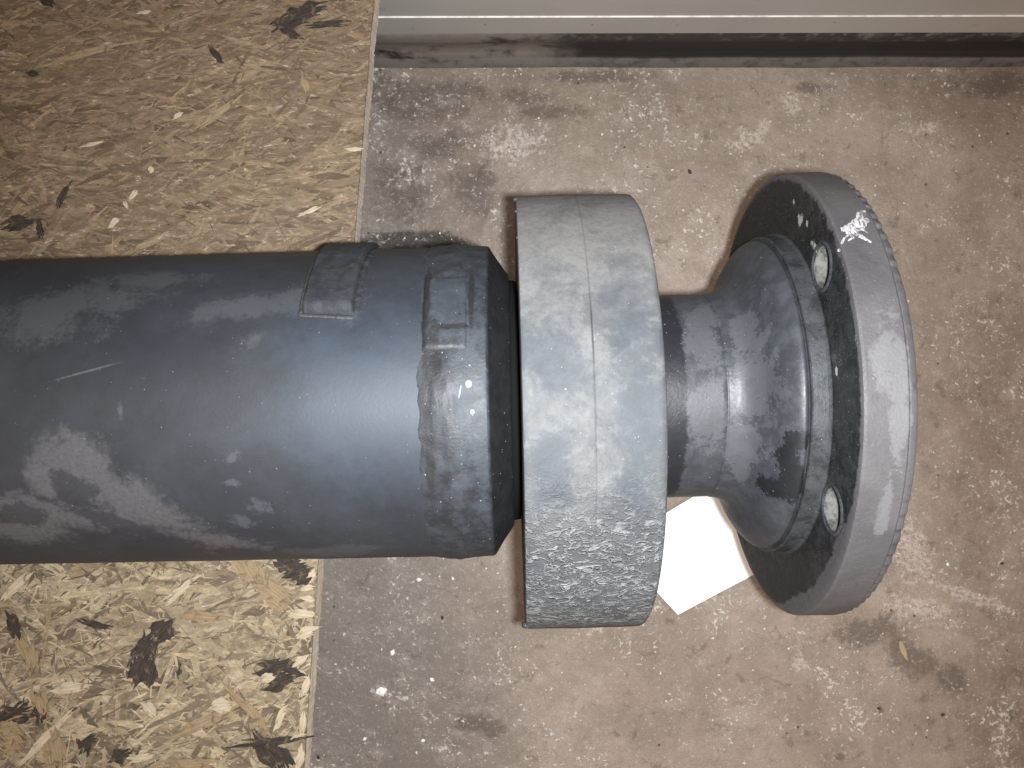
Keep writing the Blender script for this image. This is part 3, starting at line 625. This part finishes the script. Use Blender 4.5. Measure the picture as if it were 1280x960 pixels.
for pts, w in [([(1056, 287), (1068, 284), (1078, 276), (1086, 266)], 4.5), ([(1074, 284), (1080, 274), (1079, 267), (1087, 264)], 3.5), ([(1070, 286), (1080, 283), (1090, 274)], 4.5), ([(1062, 291), (1074, 288), (1086, 284)], 2.0),
               ([(1066, 288), (1078, 294), (1088, 300)], 1.6), ([(1070, 287), (1082, 294), (1094, 303)], 1.3), ([(1068, 291), (1060, 298), (1056, 305)], 1.5), ([(1064, 290), (1072, 296), (1064, 301)], 1.3), ([(1052, 311), (1055, 314)], 1.8), ([(1080, 283), (1090, 291)], 1.4)]:
    stroke(V, F, pts, w)
pm = link('paint_mark', mesh('paint_mark', V, F), MAT_WPAINT, shaft, loc=UP); pm['label'] = 'white paint scribble on the flange rim'

# ------------------------------------------------------------------ thick grey rubber ring hung on the neck
ring = bpy.data.objects.new('rubber_ring', None); C.objects.link(ring)
ring.location = (0.0021, AXY - 0.0047, AXZ - 0.0022); ring.rotation_euler = (0, 0, YAW)
tag(ring, 'thick pale grey rubber ring with crinkled skin, fitted round the shaft neck', 'rubber ring')
RR = 0.0892
rp = [(0.0012, 0.0480), (0.0012, RR - 0.0010), (0.0015, RR - 0.0003), (0.0022, RR), (0.0236, RR + 0.0003), (0.0242, RR + 0.00025), (0.0244, RR + 0.0001), (0.0246, RR + 0.00025), (0.0252, RR + 0.0003), (0.0455, RR), (0.0468, RR - 0.0005), (0.0474, RR - 0.0014), (0.0474, 0.0480)]
def ring_d(x, t, r):
    if r < 0.08: return 0
    return 0.00022 * fbm(x * 60, math.sin(t) * 5, math.cos(t) * 5) + 0.00010 * fbm(x * 400, math.sin(t) * 36, math.cos(t) * 36)
r_me = lathe('ring_body', resample(rp, 0.0012), 420, ring_d, closed=True); sharp(r_me, 40)
link('ring_body', r_me, MAT_RING, ring)
for (th, s) in ((R(-66), 1.0), (R(-81), 1.1), (R(70), 0.8), (R(58), 0.5), (R(45), .4)):      # moulding flash nubs on the edge
    nb = lathe('moulding_nub', [(-0.0013 * s, 0.0001), (-0.0011 * s, 0.0009 * s), (0.0, 0.0014 * s), (0.0012, 0.0012 * s)], 9, lambda x, t, r: 0.0003 * fbm(t, th, 0))
    link('moulding_nub', nb, MAT_WELD, ring, loc=(0.0012, (RR - 0.0006) * math.sin(th), (RR - 0.0012) * math.cos(th)))

# ------------------------------------------------------------------ paper and litter on the floor
pp = [at(x, y, H - 0.001) for (x, y) in [(847, 768), (775, 690), (789, 666), (917, 591), (1004, 684)]]
def paper_mesh():
    bm = bmesh.new(); vs = [bm.verts.new((x, y, 0)) for x, y in pp]; bm.faces.new(vs)
    bmesh.ops.triangulate(bm, faces=bm.faces[:]); bmesh.ops.subdivide_edges(bm, edges=bm.edges[:], cuts=7, use_grid_fill=True)
    for v in bm.verts: v.co.z = 0.0014 + 0.0010 * fbm(v.co.x * 14, v.co.y * 14, 2) + 0.004 * max(0, (0.125 - v.co.x) / 0.05) ** 2
    ex = bmesh.ops.extrude_face_region(bm, geom=bm.faces[:])
    for g in ex['geom']:
        if isinstance(g, bmesh.types.BMVert): g.co.z += 0.0005
    bmesh.ops.recalc_face_normals(bm, faces=bm.faces)
    me = bpy.data.meshes.new('paper_sheet'); bm.to_mesh(me); bm.free(); return me
cx, cy = pp[0]
po = link('paper_sheet', paper_mesh(), MAT_PAPER, smooth=False)
tag(po, 'blank white paper sheet on the floor between rubber ring and flange', 'paper')

M = Mat('splinter_wood'); g = M.noise(1.0, 4, 0.6, 0.2, M.mapping(M.obj, sc=(100, 1200, 300)))
MAT_SPL = M.out(Base_Color=M.mix(g, (0.22, 0.17, 0.09), (0.44, 0.36, 0.22)), Roughness=0.75)
def chip(name, px, py, L, W, Ht, rot, mat, label, cat, seed, grp=None):
    """small solid fragment: faceted, tapering, resting on the floor"""
    bm = bmesh.new(); bmesh.ops.create_icosphere(bm, subdivisions=2, radius=1)
    for v in bm.verts:
        k = 1 + 0.30 * mn.noise(v.co * 1.7 + Vector((seed, 0, 0)))
        v.co = Vector((v.co.x * L / 2 * k, v.co.y * W / 2 * k * (1 - 0.4 * abs(v.co.x)), max(v.co.z, -0.6) * Ht / 2 * k))
    zm = min(v.co.z for v in bm.verts)
    for v in bm.verts: v.co.z -= zm
    me = bpy.data.meshes.new(name); bm.to_mesh(me); bm.free()
    x, y = at(px, py, H); o = link(name, me, mat, None, False, (x, y, 0.0002)); o.rotation_euler = (0, 0, rot)
    return tag(o, label, cat, grp)
chip('wood_splinter', 1128, 812, 0.0155, 0.0042, 0.002, R(-68), MAT_SPL, 'pale tan wood splinter beside a dark floor stain near the flange', 'splinter', 3.3)
M = Mat('white_crumb'); MAT_CRUMB = M.out(Base_Color=(0.72, 0.71, 0.69), Roughness=0.8, Normal=M.bump(M.noise(700, 3), 0.0005))
M = Mat('dark_crumb'); MAT_DARK = M.out(Base_Color=M.mix(M.noise(400, 3), (0.012, 0.011, 0.010), (0.04, 0.034, 0.03)), Roughness=0.7)
chip('plaster_crumb', 477, 863, 0.0075, 0.0068, 0.0035, 0.4, MAT_CRUMB, 'largest white plaster crumb, on the floor beside the coarse board', 'crumb', 1.0, 'plaster crumbs on the floor')
for k, (px, py, s) in enumerate([(524, 724, 0.0036), (491, 815, 0.0042), (540, 849, 0.0034), (456, 923, 0.0030), (566, 723, 0.0024), (529, 925, 0.003), (1184, 705, .0028), (1100, 640, .002)]):
    chip('plaster_crumb', px, py, s, s * 0.8, s * 0.45, k * 1.3, MAT_CRUMB, 'tiny white plaster crumb on bare floor beside the flange rim' if px > 1000 else 'tiny white plaster crumb on the grey floor between coarse board and ring', 'crumb', k * 2.7 + 5, 'tiny plaster crumbs on the floor')
for k, (px, py, s) in enumerate([(1098, 885, 0.0024), (398, 946, 0.0030), (1252, 704, 0.0025), (553, 772, 0.003), (1178, 893, .003), (862, 215, .0035)]):
    chip('grit_crumb', px, py, s, s * 0.7, s * 0.5, k * 1.7, MAT_DARK, 'black grit grain on bare floor between ring and wall strip' if py < 400 else 'black grit grain on the grey floor beside the coarse board' if px < 700 else 'tiny black grit grain on brown floor beyond the flange', 'grit', k * 3.1 + 9, 'black grit on the floor')
